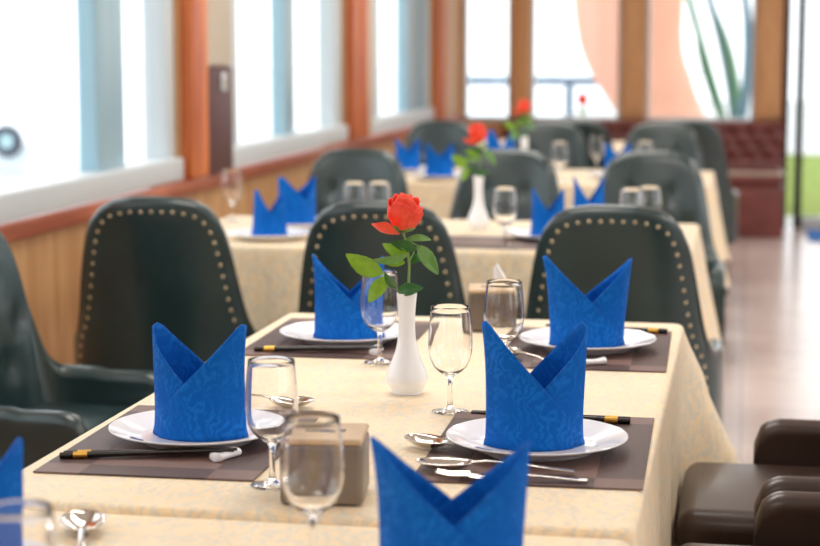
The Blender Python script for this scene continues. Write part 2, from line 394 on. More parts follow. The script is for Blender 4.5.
# spiky plant behind the third far window
pl = thing('spiky_plant', 'large spiky plant with drooping blue green leaves outside the far window', 'plant', (-.10, 15.6, -.05))
MB().lathe([(.20, 0), (.26, .05), (.30, .5), (.28, .52), (.25, .48)], 24).build('pot', M['deck'], pl)
def blade(mb, p0, p1, p2, wd):
    vs = []
    for i in range(13):
        tt = i/12; p = (1-tt)**2*Vector(p0)+2*tt*(1-tt)*Vector(p1)+tt*tt*Vector(p2)
        h = wd*(sin(pi*min(.98, .12+tt*.88)))**.7
        vs += [p+Vector((-h*.8, 0, h*.6)), p+Vector((0, .04, 0)), p+Vector((h*.8, 0, -h*.6))]
    mb.loftv(vs, 13, 3, False, False)
for (p0, p1, p2, wd, mt) in (((0, 0, .45), (-.5, -.1, 1.9), (-.62, 0, 2.6), .05, 'blade'), ((0, 0, .45), (.0, .1, 1.2), (-.42, 0, 2.2), .06, 'blade2'), ((0, .1, .45), (.05, -.1, 1.2), (-.25, .1, 1.75), .05, 'blade'),
                             ((0, 0, .45), (.2, 0, 1.5), (-.05, 0, 2.1), .05, 'blade2'), ((0, 0, .45), (-.25, 0, 1.0), (-.35, 0, 1.4), .05, 'blade')):
    mb = MB(); blade(mb, p0, p1, p2, wd); o = mb.build('leaf', M[mt], pl); s = o.modifiers.new('t', 'SOLIDIFY'); s.thickness = .006

# ------------------------------------------------------------------ banquette along the far wall
bq = thing('banquette', 'dark maroon tufted banquette bench along the far wall', 'banquette', (-.75, 12.45, 0))
MB().box(-1.0, 1.0, .03, .68, .0, .36, r=.02).build('base', M['maroon'], bq)
MB().box(-1.0, 1.0, 0, .55, .362, .46, r=.04).build('seat', M['maroon'], bq)
vs = []; nx, nz = 121, 31
for i in range(nz):
    z = .40+.37*i/(nz-1)
    for j in range(nx):
        x = -1+2*j/(nx-1); dmin = 0
        for a in range(-8, 9):
            for b_ in range(3):
                bx, bz = a*.125+(.0625 if b_ % 2 else 0), .52+b_*.085
                dmin = max(dmin, exp(-((x-bx)**2+(z-bz)**2)/.0011))
        vs.append((x, .53+.035*dmin+.02*max(0, (z-.74)/.03)**2, z))
bk = MB().loftv(vs, nz, nx, False, False); bk.box(-1, 1,   .58, .70, .40, .775, r=.02)
bk.build('backrest', M['maroon'], bq)
MB().box(-1.0, 1.0, -.008, .03, .435, .455, r=.006).build('piping', M['beige'], bq)

# ------------------------------------------------------------------ tables and cloths
def table(x0, x1, y0, y1, label):
    t = thing('dining_table', label, 'table', ((x0+x1)/2, (y0+y1)/2, 0), 0, 'cloth covered dining tables')
    hx, hy = (x1-x0)/2-.012, (y1-y0)/2-.012
    MB().box(-hx, hx, -hy, hy, .71, .743, r=.008).build('tabletop', M['legwood'], t)
    for sx in (-1, 1):
        for sy in (-1, 1):
            cx, cy = sx*(hx-.08), sy*(hy-.08); MB().box(cx-.03, cx+.03, cy-.03, cy+.03, 0, .712, r=.006).build('leg', M['legwood'], t)
    return t
def cloth(x0, x1, y0, y1, label, tight=(), drop=.34, seed=1, flare=.10):
    r_ = random.Random(seed); cx, cy = (x0+x1)/2, (y0+y1)/2; hx, hy = (x1-x0)/2, (y1-y0)/2; rc = .02
    per = []
    N = lambda L: max(8, int(L/.012))
    corners = ((hx-rc, hy-rc, 0), (-hx+rc, hy-rc, 90), (-hx+rc, -hy+rc, 180), (hx-rc, -hy+rc, 270))
    for i, (px, py, a0) in enumerate(corners):
        for k in range(9):
            a = radians(a0+k*11.25); per.append((px, py, cos(a), sin(a), 1.0))
        qx, qy, a1 = corners[(i+1) % 4]
        a = radians(a0+90); sx, sy = px+rc*cos(a)*0, py
        L = math.hypot(qx-px, qy-py); k = N(L)
        for j in range(1, k):
            tt = j/k; per.append((px+(qx-px)*tt, py+(qy-py)*tt, cos(a), sin(a), exp(-(min(tt, 1-tt)*L/.075)**2)))
    n = len(per); ph = [r_.uniform(0, 6.28) for _ in range(5)]
    s = [0.0]
    for i in range(1, n): s.append(s[-1]+math.hypot(per[i][0]-per[i-1][0]+rc*(per[i][2]-per[i-1][2]), per[i][1]-per[i-1][1]+rc*(per[i][3]-per[i-1][3])))
    rings = [(-.016, 0, 0), (-.006, 0, 0)]
    for a in (20, 45, 70, 90): rings.append((-.006+.012*sin(radians(a)), -.012+.012*cos(radians(a)), 0))
    m = 12
    for k in range(1, m+1): rings.append((.006, -.012-drop*k/m, k/m))
    vs = []
    for off, dz, dep in rings:
        for i, (px, py, nx, ny, c) in enumerate(per):
            fold = (.010*sin(s[i]*17+ph[0])+.007*sin(s[i]*31+ph[1])+.005*sin(s[i]*53+ph[2]))*(1-.7*c)
            o = rc+off+(fold+.010)*dep**1.2+flare*c*dep**1.1
            ox, oy = nx*o, ny*o; mx = rc+.007
            if 'near' in tight: oy = max(oy, -mx)
            if 'far' in tight: oy = min(oy, mx)
            if 'right' in tight and not (c > .03 and py > 0): ox = min(ox, mx+.004)
            vs.append((px+ox, py+oy, .75+dz-.06*c*dep*(1 if dep > .3 else 0)))
    mb = MB(); mb.loftv(vs, len(rings), n, True, False); mb.f.append(tuple(range(n-1, -1, -1))); mb.mi.append(0)
    o = mb.build('tablecloth', M['cloth'], None, True, 50); o.location = (cx, cy, 0)
    return tag(o, label, 'tablecloth', 'cream damask tablecloths')
TX0, TX1 = -.955, -.125
table(TX0, TX1, .55, 2.045, 'nearest table under cream cloth, cut off by the bottom of the photo'); cloth(TX0, TX1, .55, 2.045, 'cream damask tablecloth on the nearest table, at the bottom edge', ('near', 'far'), seed=2)
table(TX0, TX1, 2.085, 3.70, 'table carrying the sharp white vase with the red rose'); cloth(TX0, TX1, 2.085, 3.70, 'cream damask tablecloth under the white rose vase and four place settings', ('near', 'right'), seed=3, flare=.17)
rows = [(4.93, 5.80, 'second row'), (7.40, 8.25, 'third row'), (9.86, 10.70, 'fourth row')]
lab = ['crosswise table just behind the studded chair backs', 'table behind the row of tufted green chairs', 'farthest table near the maroon banquette']
lab2 = ['pale cloth on the table just behind the three studded chairs', 'pale cloth on the table behind the middle row of tufted chairs', 'pale cloth on the farthest table before the banquette']
for (a, b, _), l1, l2, sd in zip(rows, lab, lab2, (4, 5, 6)):
    table(-1.70, -.15, a, b, l1); cloth(-1.70, -.15, a, b, l2, (), seed=sd, flare=.07)

# ------------------------------------------------------------------ chairs
SIL = [(0, .937), (.06, .936), (.11, .928), (.145, .911), (.17, .884), (.187, .845), (.199, .79), (.209, .73), (.219, .67), (.230, .62), (.243, .585), (.256, .568), (.29, .56)]
HW, YB = .268, -.20
def path(arm_front):
    pts = []
    for k in range(8): pts.append((HW, arm_front-(arm_front+.0)*k/8, 1.0, 0.0, (arm_front*k/8)))
    for k in range(97):
        a = pi/2-pi*(k/96-.5)-pi/2+0; al = -pi*k/96
        # squarish ellipse
        ca, sa = cos(al), sin(al); x = HW*math.copysign(abs(ca)**.9, ca); y = YB*abs(sa)**.62*1.0
        pts.append((x, y, 0, 0, 9))
    for k in range(7, -1, -1): pts.append((-HW, arm_front-(arm_front)*k/8, -1.0, 0, arm_front*k/8))
    return pts
def make_chair(kind, name='dining_chair', nails=False, af=.17, az=.56, sz=.487):
    col = M[kind]
    t = thing(name, None, 'chair')
    P = path(af); n = len(P); tau = .052
    nor = []
    for i in range(n):
        a = Vector(P[max(i-1, 0)][:2]); b = Vector(P[min(i+1, n-1)][:2]); d = (b-a).normalized(); nor.append(Vector((-d.y, d.x))*-1)
    # inward normal check
    if nor[n//2].y < 0: nor = [-q for q in nor]
    btn = [(-.085, .78), (.085, .78), (0, .68), (-.16, .68), (.16, .68), (-.085, .58), (.085, .58)]
    vs = []; m = None
    for i, (x, y, _, _, sa) in enumerate(P):
        zt = lerp_tab(SIL, abs(x)) if sa == 9 else az
        if sa == 9: zt = max(zt, az)
        if sa < .05: zt = az-.05+sqrt(max(0, .05**2-(.05-sa)**2))
        back = max(0, min(1, (zt-.56)/.30)) if sa == 9 else 0
        th = tau*(1+.15*back)
        sec = []
        zb = .30
        for k in range(15): sec.append((0, zb+(zt-.024-zb)*k/14))
        for a in (30, 60, 90, 120, 150): sec.append((th/2-th/2*cos(radians(a)), zt-.024+.024*sin(radians(a))))
        for k in range(27): sec.append((th, zt-.024-(zt-.024-.34)*k/26))
        for j, (o, z) in enumerate(sec):
            lean = -.15*max(0, z-.46)*max(0, min(1, (HW-abs(x))/.06))
            if sa == 9 and o > th*.9:
                for bx, bz in btn:
                    dd = (x-bx)**2+(z-bz)**2
                    if dd < .012: o -= .011*exp(-dd/.0008)
                o += .010*sin(min(1, max(0, (z-.5)/.4))*pi)*max(0, 1-(x/.2)**2)
            if sa == 9 and o < .001 and zt > .62:   # rolled rim outside the nail line
                e = zt-z
                if .018 < e < .07: o += .006*exp(-((e-.05)/.010)**2)
            q = Vector((x, y))+nor[i]*o
            vs.append((q.x, q.y+lean, z))
        m = len(sec)
    mb = MB(); mb.loftv(vs, n, m, True, True); mb.build('backrest', col, t, True, 60)
    if nails:
        line = []; ins = .038
        pts = [(x, z) for x, z in SIL if x < .262]
        xs = []
        for k in range(400):
            x = .25*k/399; xs.append((x, lerp_tab(SIL, x)))
        off = []
        for k in range(len(xs)):
            a = Vector(xs[max(k-6, 0)]); b = Vector(xs[min(k+6, len(xs)-1)]); d = (b-a).normalized(); nn = Vector((-d.y, d.x))
            if nn.y > 0 or (nn.y == 0): nn = -nn
            if nn.x > 0: nn = Vector((-abs(nn.x), nn.y))
            p = Vector(xs[k])+nn*ins
            if p.x >= -.001: off.append(p)
        for k in range(40): off.append(Vector((off[-1].x+.0005, off[-1].y-.004)))
        mbn = MB(); acc = 0.0; last = None; sel = []
        for p in off:
            if last is None or (p-last).length >= .0275: sel.append(p); last = p
        for p in sel:
            for sg in ((1, -1) if p.x > .006 else (1,)):
                xx = max(0.0, min(p.x, HW*.999)); al = math.acos(min(1, (xx/HW)**(1/.9))); y = YB*abs(sin(al))**.62
                lean = -.15*max(0, p.y-.46)*max(0, min(1, (HW-xx)/.06))
                mbn.sphere((sg*xx, y+lean+.002, p.y), .0054, (1, .7, 1), 10, 6)
        o = mbn.build('nailhead_trim', M['nail'], t); o['label'] = 'brass nailhead trim along the back edge'
    # seat cushion with crowned top
    MB().box(-.213, .213, -.145, .235, .385, sz, r=.035).build('seat', col, t)
    MB().box(-.245, .245, -.15, .215, .30, .384, r=.02).build('seat_rail', col, t)
    for sx in (-1, 1):
        for fy, lx in ((.16, .20), (-.12, .17)):
            MB().loftv([(sx*lx+dx*s_*1.0+(sx*.012 if z == 0 else 0), fy+dy*s_, z) for z, s_ in ((0, .013), (.31, .022)) for dx, dy in ((-1, -1), (1, -1), (1, 1), (-1, 1))], 2, 4).build('leg', M['legwood'], t)
    return t
GN = 'studded green chairs with their backs to the near table'
GF = 'tufted dark green chairs facing the viewer'
nearlab = ['dark green studded chair back by the window, left of the near table', 'dark green studded chair back directly behind the red rose', 'dark green studded chair back at the right end of the table']
for x, y, rz, l in ((-1.50, 4.60, .08, nearlab[0]), (-.90, 4.58, .02, nearlab[1]), (-.315, 4.57, .0, nearlab[2])):
    place('nail', lambda: make_chair('green', nails=True), (x, y, 0), rz, l, GN)
far = [(-1.425, 6.30, 'tufted green armchair beyond the pair of blue napkins by the window'), (-.875, 6.36, 'tufted green chair behind the single wine glass, left of two blue napkins'), (-.335, 6.34, 'tufted dark green chair just beyond the right studded chair'),
       (-1.54, 8.78, 'green chair by the far window with pale rim, behind a blue napkin'), (-.975, 8.72, 'dark green chair in the middle distance behind a wine glass'), (-.42, 8.80, 'dark green chair seen just above the right tufted chair')]
for x, y, l in far: place('tuft', lambda: make_chair('green'), (x, y, 0), pi+rnd.uniform(-.06, .06), l, GF)
place('tuft', None, (-1.50, 3.74, 0), -pi/2-.03, 'tufted dark green armchair cut by the left photo edge, beside the near table', GF)
for x, l in ((-.87, 'small distant chair back before the farthest table, left one'), (-.31, 'small distant chair back before the farthest table, right one')):
    place('tuft', None, (x, 9.48, 0), 0, l, 'distant chair backs')
for y, l in ((3.33, 'dark brown leather armchair at the right side of the vase table'), (2.74, 'brown leather armchair at the lower right corner, nearer of two')):
    place('brown', lambda: make_chair('brown', af=.10, az=.585, sz=.505), (.126, y, 0), pi/2, l, 'brown leather armchairs on the aisle side')

# ------------------------------------------------------------------ tableware
ZT0 = .7508
def make_plate():
    t = thing('dinner_plate', None, 'plate')
    prof = [(.001, .0015), (.074, .0015), (.076, 0), (.082, 0), (.084, .003), (.104, .011), (.1275, .0185), (.1285, .0200), (.1275, .0212), (.104, .0145), (.086, .008), (.078, .0062), (.001, .0060)]
    MB().lathe(prof, 72).build('dish', M['porcelain'], t, True, 60)
    mk = MB()
    def zz(r): return .0145+(r-.104)/(.1275-.104)*(.0212-.0145)+.0004 if r > .104 else .008+(r-.086)/(.018)*(.0065)+.0004
    def arc(c0, r0, a0, a1):
        pts = []
        for k in range(10):
            a = a0+(a1-a0)*k/9; u = c0[0]+r0*cos(a); v = c0[1]+r0*sin(a)
            ang = radians(232)+u/.105; rr = .105+v; pts.append((rr*cos(ang), rr*sin(ang), zz(rr)))
        mk.tube(pts, .0009, 6)
    arc((-.008, 0), .0045, 0, 2*pi); arc((.002, -.002), .004, .3, 3.3); arc((.009, .001), .0045, -2.6, .9); arc((.014, -.001), .004, .5, 4)
    o = mk.build('rim_emblem', M['bluemark'], t); o['label'] = 'small blue scroll emblem on the rim'
    return t
def napkin(loc, rotz, label, H=.172, A=.066, mirror=False, flare=.10, tipf=-80, tipb=100, bend=0, simple=False, group='blue napkins folded into two peaks'):
    B = A*.66; mb = MB(); nphi = 73; nz = 16
    for sheet in (0, 1):
        p0, p1 = ((-200, 52) if sheet == 0 else (-42, 205)); tip = tipf if sheet == 0 else tipb
        dr = .0016 if sheet == 0 else -.0012
        vs = []
        for i in range(nphi):
            ph = p0+(p1-p0)*i/(nphi-1)
            if sheet == 0: h = H*(1-.80*(ph-tip)/(52-tip)) if ph > tip else H*(1-.62*(tip-ph)/(tip+200))
            else: h = H*.97*(1-.78*(tip-ph)/(tip+42)) if ph < tip else H*.97*(1-.60*(ph-tip)/(205-tip))
            h = max(h, .012)
            h = h-.004*exp(-((ph-tip)/6)**2)
            a = radians(ph); sx, cx_ = sin(a), cos(a)
            for k in range(nz):
                z = h*k/(nz-1); q = z/H
                f = 1+flare*q**1.3+.05*exp(-z/.010)-.03*sin(q*pi)
                wob = .0018*sin(3*a+q*5+sheet)*q
                rx = (A+dr+wob)*f; ry = (B+dr+wob)*(1+flare*.2*q+.05*exp(-z/.010))
                X = rx*(.45*sx+.55*math.asin(max(-1, min(1, sx)))*2/pi); Y = -ry*math.copysign(abs(cx_)**.9, cx_)
                Y += -.010*q*q*(1 if cx_ > 0 else .4)*0 + bend*q*q
                vs.append(((-X if mirror else X), Y, z))
        mb.loftv(vs, nphi, nz, False, False)
    o = mb.build('folded_napkin', M['napkin'], None, True, 60)
    s = o.modifiers.new('thick', 'SOLIDIFY'); s.thickness = .0022; s.offset = 0
    o.location = loc; o.rotation_euler = (0, 0, rotz)
    return tag(o, label, 'napkin', group)
def make_mat():
    o = MB().box(-.152, .152, -.226, .226, 0, .0022, r=.001).build('placemat', M['mat']); return tag(o, None, 'placemat')
def make_glass():
    t = thing('wine_glass', None, 'glass')
    outer = [(.0275, 0), (.0282, .0008), (.0275, .0018), (.018, .0030), (.008, .0055), (.0046, .010), (.0038, .020), (.0037, .040), (.0042, .052), (.0080, .0575), (.0175, .063), (.0262, .0715), (.0318, .084), (.0343, .097), (.0348, .110), (.0342, .125), (.0325, .142), (.0308, .158), (.0304, .1655)]
    inner = [(.0299, .1660), (.0294, .1655), (.0298, .158), (.0315, .142), (.0332, .125), (.0338, .110), (.0335, .097), (.0309, .0845), (.0252, .0725), (.0165, .0645), (.005, .0610), (.0004, .0605)]
    MB().lathe([(.0004, .0001)]+outer+inner, 48).build('bowl', M['glass'], t, True, 70)
    return t
def make_small_glass(): return make_glass()
SETS = [  # plate x, y, mat centre
 ('left near', (-.772, 2.455), (-.783, 2.452), 'beside the window-side chair, nearest on the left'),
 ('right near', (-.283, 2.482), (-.278, 2.497), 'in the right foreground with two spoons'),
 ('left far', (-.752, 3.345), (-.772, 3.385), 'left behind the rose vase'),
 ('right far', (-.287, 3.345), (-.287, 3.348), 'at the far right corner of the vase table')]
pl_lab = ['white plate under the left front blue napkin, beside black chopsticks', 'white plate in the right foreground under the sharp blue napkin', 'white plate left behind the rose vase', 'white plate at the far right corner of the vase table']
mt_lab = ['brown woven placemat at the left front of the vase table', 'brown two-tone placemat under the sharp right-hand napkin', 'brown placemat left behind the rose vase', 'brown placemat at the far right corner of the vase table']
for (k, p, m_, _), a, b in zip(SETS, pl_lab, mt_lab):
    place('mat', make_mat, (m_[0], m_[1], ZT0), .02, b, 'brown placemats')
    place('plate', make_plate, (p[0], p[1], ZT0+.0024), 0, a, 'white dinner plates')
ZN = ZT0+.0024+.0064
napkin((-.770, 2.455, ZN), -.06, 'blue napkin on the left plate, right fold wrapped over the left', .170, .069, True, .05, -82, 98)
napkin((-.285, 2.482, ZN), .22, 'sharp blue napkin in the right foreground with notched peaks', .183, .068, False, .12, -78, 104)
napkin((-.745, 3.345, ZN), .15, 'blue napkin behind the rose vase, partly hidden by a wine glass', .166, .066, False, .06, -85, 95)
napkin((-.287, 3.345, ZN), .16, 'blue napkin on the far right plate with wide-spread peaks', .174, .068, False, .26, -80, 88)
# nearest table settings
for (x, y, l, ln, kw) in ((-.291, 1.79, 'white plate on the nearest table, under the cropped front napkin', 'large blurred blue napkin at the bottom edge, right of the taupe box', dict(H=.168, A=.0735, flare=.14, tipf=-86, tipb=92)),
                      (-.806, 1.72, 'white plate on the nearest table, lower left corner', 'blurred blue napkin cut by the lower left corner', dict(H=.165, A=.0715, flare=.06))):
    place('plate', make_plate, (x, y, ZT0), 0, l, 'white dinner plates')
    napkin((x, y, ZT0+.0064), .12, ln, **kw)
glasses = [(-.597, 2.215, 'wine glass in front of the left napkin, behind the front glass'), (-.447, 2.725, 'clear wine glass right of the white vase'), (-.642, 3.131, 'wine glass left of the vase in front of a blue napkin'),
           (-.405, 3.04, 'wine glass in front of the far tissue box'), (-.460, 1.875, 'large blurred wine glass in front of the taupe box'), (-.622, 1.45, 'wine glass cut by the lower left corner')]
for x, y, l in glasses: place('glass', make_glass, (x, y, ZT0 if True else 0), 0, l, 'clear stemmed wine glasses')
bg_glasses = [(-.672, 5.05, .0, 'wine glass on the second table before the middle tufted chair'), (-1.640, 5.62, 0, 'wine glass by the window beside the dark maroon panel'), (-1.135, 5.17, 0, 'left of two wine glasses showing above the studded chair by the rose'), (-1.065, 5.19, 0, 'right of two wine glasses showing above the studded chair by the rose'),
              (-.318, 5.08, 0, 'left of two wine glasses seen above the right studded chair'), (-.272, 5.16, 0, 'right of two wine glasses seen above the right studded chair'),
              (-.765, 7.46, 0, 'distant wine glass in front of the small middle chair'), (-.66, 8.05, 0, 'distant wine glass just left of the far right chairs'), (-.42, 7.55, 0, 'distant wine glass above the right tufted chair')]
for x, y, _, l in bg_glasses: place('glass', make_glass, (x, y, ZT0), 0, l, 'clear stemmed wine glasses')
# place settings on the rows behind
bgs = [(-1.377, 5.11, .15, dict(H=.145, A=.052, flare=-.15, tipf=-60, tipb=115), 'blue napkin on the white plate by the window, front one of two'), (-1.38, 5.45, .75, dict(H=.16, A=.066, flare=.0, tipf=-75, tipb=85), 'blue napkin behind another one, before the window-side tufted chair'),
       (-.570, 5.25, .1, dict(H=.15, A=.05, flare=-.05), 'smaller blue napkin right of the wine glass on the second table'), (-.475, 5.52, .1, dict(H=.165, A=.047, flare=.0), 'taller blue napkin peeking over the right studded chair'),
       (-1.28, 7.52, .4, dict(H=.15, A=.062, flare=.0), 'blue napkin in the distance before the pale-rimmed window chair'), (-1.49, 7.9, .4, dict(H=.15, A=.056, flare=.0), 'small blue napkin farthest by the window'),
       (-1.08, 7.95, .2, dict(H=.195, A=.07, flare=-.1, tipf=-50, tipb=60), 'rounded blue napkin between the two distant roses'), (-.54, 7.68, .5, dict(H=.15, A=.062, flare=.0), 'blue napkin in the distance left of the upper right chairs')]
for x, y, rz, kw, l in bgs:
    place('plate', make_plate, (x, y, ZT0), 0, 'white plate under the '+l.split(',')[0], 'white dinner plates')
    napkin((x, y, ZT0+.0064), rz, l, **kw)
place('mat', make_mat, (-.62, 5.23, ZT0), pi/2, 'brown placemat on the second table beside its single wine glass', 'brown placemats').location = (-.80, 5.12, ZT0)

# chopsticks, rests, spoons, forks
def make_chop():
    t = thing('chopstick', None, 'chopstick')
    MB().tube([(-.118, 0, 0), (-.02, 0, 0), (.122, 0, 0)], [.0046, .0040, .0022], 10).build('shaft', M['lacquer'], t)
    o = MB().tube([(-.0995, 0, 0), (-.080, 0, 0)], .0049, 10).build('band', M['gold'], t); o['label'] = 'gold band'
    return t
def make_rest():
    mb = MB()
    vs = []
    for i in range(25):
        u = -1+2*i/24; x = .024*u; wd = .0075+.0058*abs(u)**1.5; hh = .0095+.0030*u*u*1.5
        if abs(u) > .85: k = sqrt(max(.02, 1-((abs(u)-.85)/.15)**2)); wd *= k; hh *= .5+.5*k
        for a in range(16):
            b = 2*pi*a/16; vs.append((x, wd*cos(b), hh/2+hh/2*math.copysign(abs(sin(b))**.7, sin(b))))
    o = mb.loftv(vs, 25, 16).build('chopstick_rest', M['porcelain'], None, True, 60); return tag(o, None, 'chopstick rest')
def make_spoon(name='soup_spoon'):
    t = thing(name, None, 'spoon')
    top = []; bot = []; nU, nV = 17, 13
    for i in range(nU):
        u = i/(nU-1); x = -.034+.068*u; wd = .0215*sqrt(max(0.0006, 1-(2*u-1)**2))*(1-.12*(u))
        for j in range(nV):
            v = -1+2*j/(nV-1); dep = .0105*(1-(2*u-1)**2)*(1-v*v)
            top.append((x, wd*v, .012-dep))
    MB().loftv(top, nU, nV, False, False).build('bowl', M['silver'], t).modifiers.new('t', 'SOLIDIFY').thickness = .0014
    pts = [(.033, 0, .0115), (.05, 0, .013), (.08, 0, .012), (.12, 0, .0075), (.150, 0, .005)]
    vs = []
    for k, (x, y, z) in enumerate(pts):
        w_ = (.0034, .003, .0034, .006, .0075)[k]; h = .0013
        for a in range(12):
            b = 2*pi*a/12; vs.append((x, w_*cos(b), z+h*sin(b)))
    MB().loftv(vs, len(pts), 12).build('handle', M['silver'], t)
    return t
def make_fork():
    t = thing('dinner_fork', None, 'fork')
    vs = []
    for k, (x, w_, z) in enumerate(((-.005, .0115, .006), (.012, .0125, .0045), (.026, .007, .005), (.045, .0032, .008), (.09, .0034, .007), (.135, .0065, .004), (.150, .0072, .0035))):
        for a in range(12):
            b = 2*pi*a/12; vs.append((x, w_*cos(b), z+.0012*sin(b)))
    MB().loftv(vs, 7, 12).build('handle', M['silver'], t)
    for k in range(4):
        y = -.0096+.0064*k; MB().tube([(-.004, y, .006), (-.03, y, .0055), (-.048, y*.95, .009)], [.0021, .0018, .0009], 8).build('tine', M['silver'], t)
    return t
ZM = ZT0+.0024
ch = [(-.806, 2.322, .19, 'black gold-banded chopstick in front of the left plate, nearer of the pair'), (-.804, 2.331, .172, 'black gold-banded chopstick in front of the left plate, farther of the pair'),
      (-.775, 3.200, .06, 'black gold-banded chopstick in front of the plate behind the vase, nearer of the pair'), (-.775, 3.210, .075, 'black gold-banded chopstick in front of the plate behind the vase, farther of the pair'),
      (-.282, 2.666, pi+.06, 'black chopstick behind the right foreground napkin, nearer of the pair'), (-.282, 2.676, pi+.075, 'black chopstick behind the right foreground napkin, farther of the pair'),
      (-.265, 3.535, pi+.03, 'black chopstick behind the far right napkin, nearer of the pair'), (-.265, 3.545, pi+.045, 'black chopstick behind the far right napkin, farther of the pair')]
for x, y, rz, l in ch: place('chop', make_chop, (x, y, ZM+.0125), rz, l, 'black chopsticks with gold bands')
def tilt(o, tip):  # end of the sticks rests on the mat, tip on its rest
    o.rotation_euler[1] = tip
for o in list(bpy.data.objects):
    if o.name.startswith('chopstick') and o.type == 'EMPTY':
        o.location.z = ZM+.0075; o.rotation_euler[1] = -.030
rs = [(-.697, 2.340, 1.2, 'white chopstick rest in front of the left plate'), (-.665, 3.212, .1+pi/2, 'white chopstick rest behind the left wine glass by the vase'), (-.262, 3.17, .4, 'small white chopstick rest in front of the far right plate')]
for x, y, rz, l in rs: place('rest', make_rest, (x, y, ZM-.0002), rz, l, 'white chopstick rests')
sp = [(-.436, 2.458, ZM, -.60, 'shiny soup spoon left of the right foreground plate'), (-.758, 1.955, ZT0, -pi/2+.35, 'blurred soup spoon on the nearest table at lower left'), (-.700, 2.715, ZT0, 2.9, 'soup spoon seen behind the glass by the left napkin'), (-.425, 3.22, ZM, -.8, 'soup spoon left of the far right plate')]
for x, y, z, rz, l in sp:
    o = place('spoon', make_spoon, (x, y, z), rz, l, 'steel soup spoons')
    k = 1.3 if 'lower left' in l else 1.15; o.scale = (k, k, k)
fk = make_fork(); fk.location = (-.345, 2.287, ZM); fk.rotation_euler = (0, 0, .05); tag(fk, 'steel dinner fork on the placemat in front of the right foreground plate', None)
sp2 = place('spoon', None, (-.388, 2.326, ZM), .04, 'steel spoon lying between fork and right foreground plate', 'steel soup spoons')

# boxes
def make_box():
    t = thing('tissue_box', None, 'tissue box')
    MB().box(-.052, .052, -.052, .052, 0, .078, r=.008).build('body', M['taupe'], t)
    MB().box(-.0515, .0515, -.0515, .0515, .0765, .085, r=.004).build('lid', M['boxtop'], t)
    MB().box(-.026, .026, -.007, .007, .0846, .0854, r=.0003).build('slot', M['lacquer'], t)
    return t
place('box', make_box, (-.516, 2.172, ZT0), .12, 'taupe tissue box in the foreground behind the blurred wine glass', 'taupe tissue boxes')
place('box', None, (-.495, 3.56, ZT0), .16, 'taupe tissue box with a white tissue, behind the right wine glass', 'taupe tissue boxes')
vs = []
for i in range(14):
    tt = i/13; z = .080+.042*tt
    for j in range(9):
        u = -1+2*j/8; vs.append((.018*(1-tt*.75)*u-.006*tt-.006*tt*tt, .007*sin(u*5+tt*3)*(1-.6*tt)*.7, z+.004*sin(u*3)*tt))
tis = MB().loftv(vs, 14, 9, False, False).build('tissue', M['tissue']); tis.location = (-.480, 3.56, ZT0+.0056); tag(tis, 'white paper tissue sticking out of the far taupe box', 'tissue')
tis.modifiers.new('t', 'SOLIDIFY').thickness = .0012

# vase and rose
def make_vase():
    o = MB().lathe([(.001, .003), (.022, .003), (.0235, 0), (.026, 0), (.027, .003), (.0275, .007), (.0305, .012), (.0340, .019), (.0350, .025), (.0335, .032), (.0300, .042), (.0245, .055), (.0195, .068), (.0160, .082), (.0142, .098), (.0136, .115), (.0140, .132), (.0152, .149), (.0166, .162), (.0168, .1650), (.0160, .1655), (.0148, .162), (.0122, .145), (.0110, .12), (.0112, .10), (.012, .09), (.001, .088)], 56).build('bud_vase', M['porcelain2'], None, True, 60)
    return tag(o, None, 'vase')
def petal(mb, R, H, phi, half, z0, curl, tilt=0, n=11, m=12):
    vs = []
    for i in range(m):
        v = i/(m-1)
        hw = half*(sin(pi*(.12+.70*v)))**.6
        for j in range(n):
            u = -1+2*j/(n-1); zc = v*H*(1-.16*u*u)
            r = R*(.30+.78*sin(pi*min(1, v*.62+.02))**.8)-R*.30*max(0, v-.55)+curl*max(0, v-.6)**2*6*R
            r += .0009*sin(u*7+phi*3)*v; a = phi+u*hw+.10*v*sin(phi*2)
            zz = z0+zc-curl*max(0, v-.7)**2*R*6
            vs.append((r*cos(a)+tilt*zc, r*sin(a), zz))
    mb.loftv(vs, m, n, False, False)
def leafmesh(B, T, wd, camb=.006, droop=0, twist=0.0, yv=0.0):
    B = Vector(B); T = Vector(T); d = T-B; sv = d.cross(Vector((0, 1, 0))).normalized(); sv = (sv*cos(twist)+Vector((0, 1, 0))*sin(twist)).normalized(); nv = d.cross(sv).normalized()
    vs = []; m, n = 17, 9
    for i in range(m):
        t = i/(m-1); h = wd*sin(pi*min(.995, t**.85*.97+.015))**.85*(1 if t < .9 else 1-.2*(t-.9)/.1)+.0004
        c = B+d*t+nv*camb*sin(pi*t)+Vector((0, 0, -droop*t*t))
        for j in range(n):
            u = -1+2*j/(n-1); vs.append(c+sv*h*u*(1+.03*sin(i*2.2))+nv*(.22*h*abs(u)-.05*h*(j % 2)))
    return MB().loftv(vs, m, n, False, False)
PX = .001645
def P_(px, py, dy=0): return ((px-407)*PX, dy, (393-py)*PX)
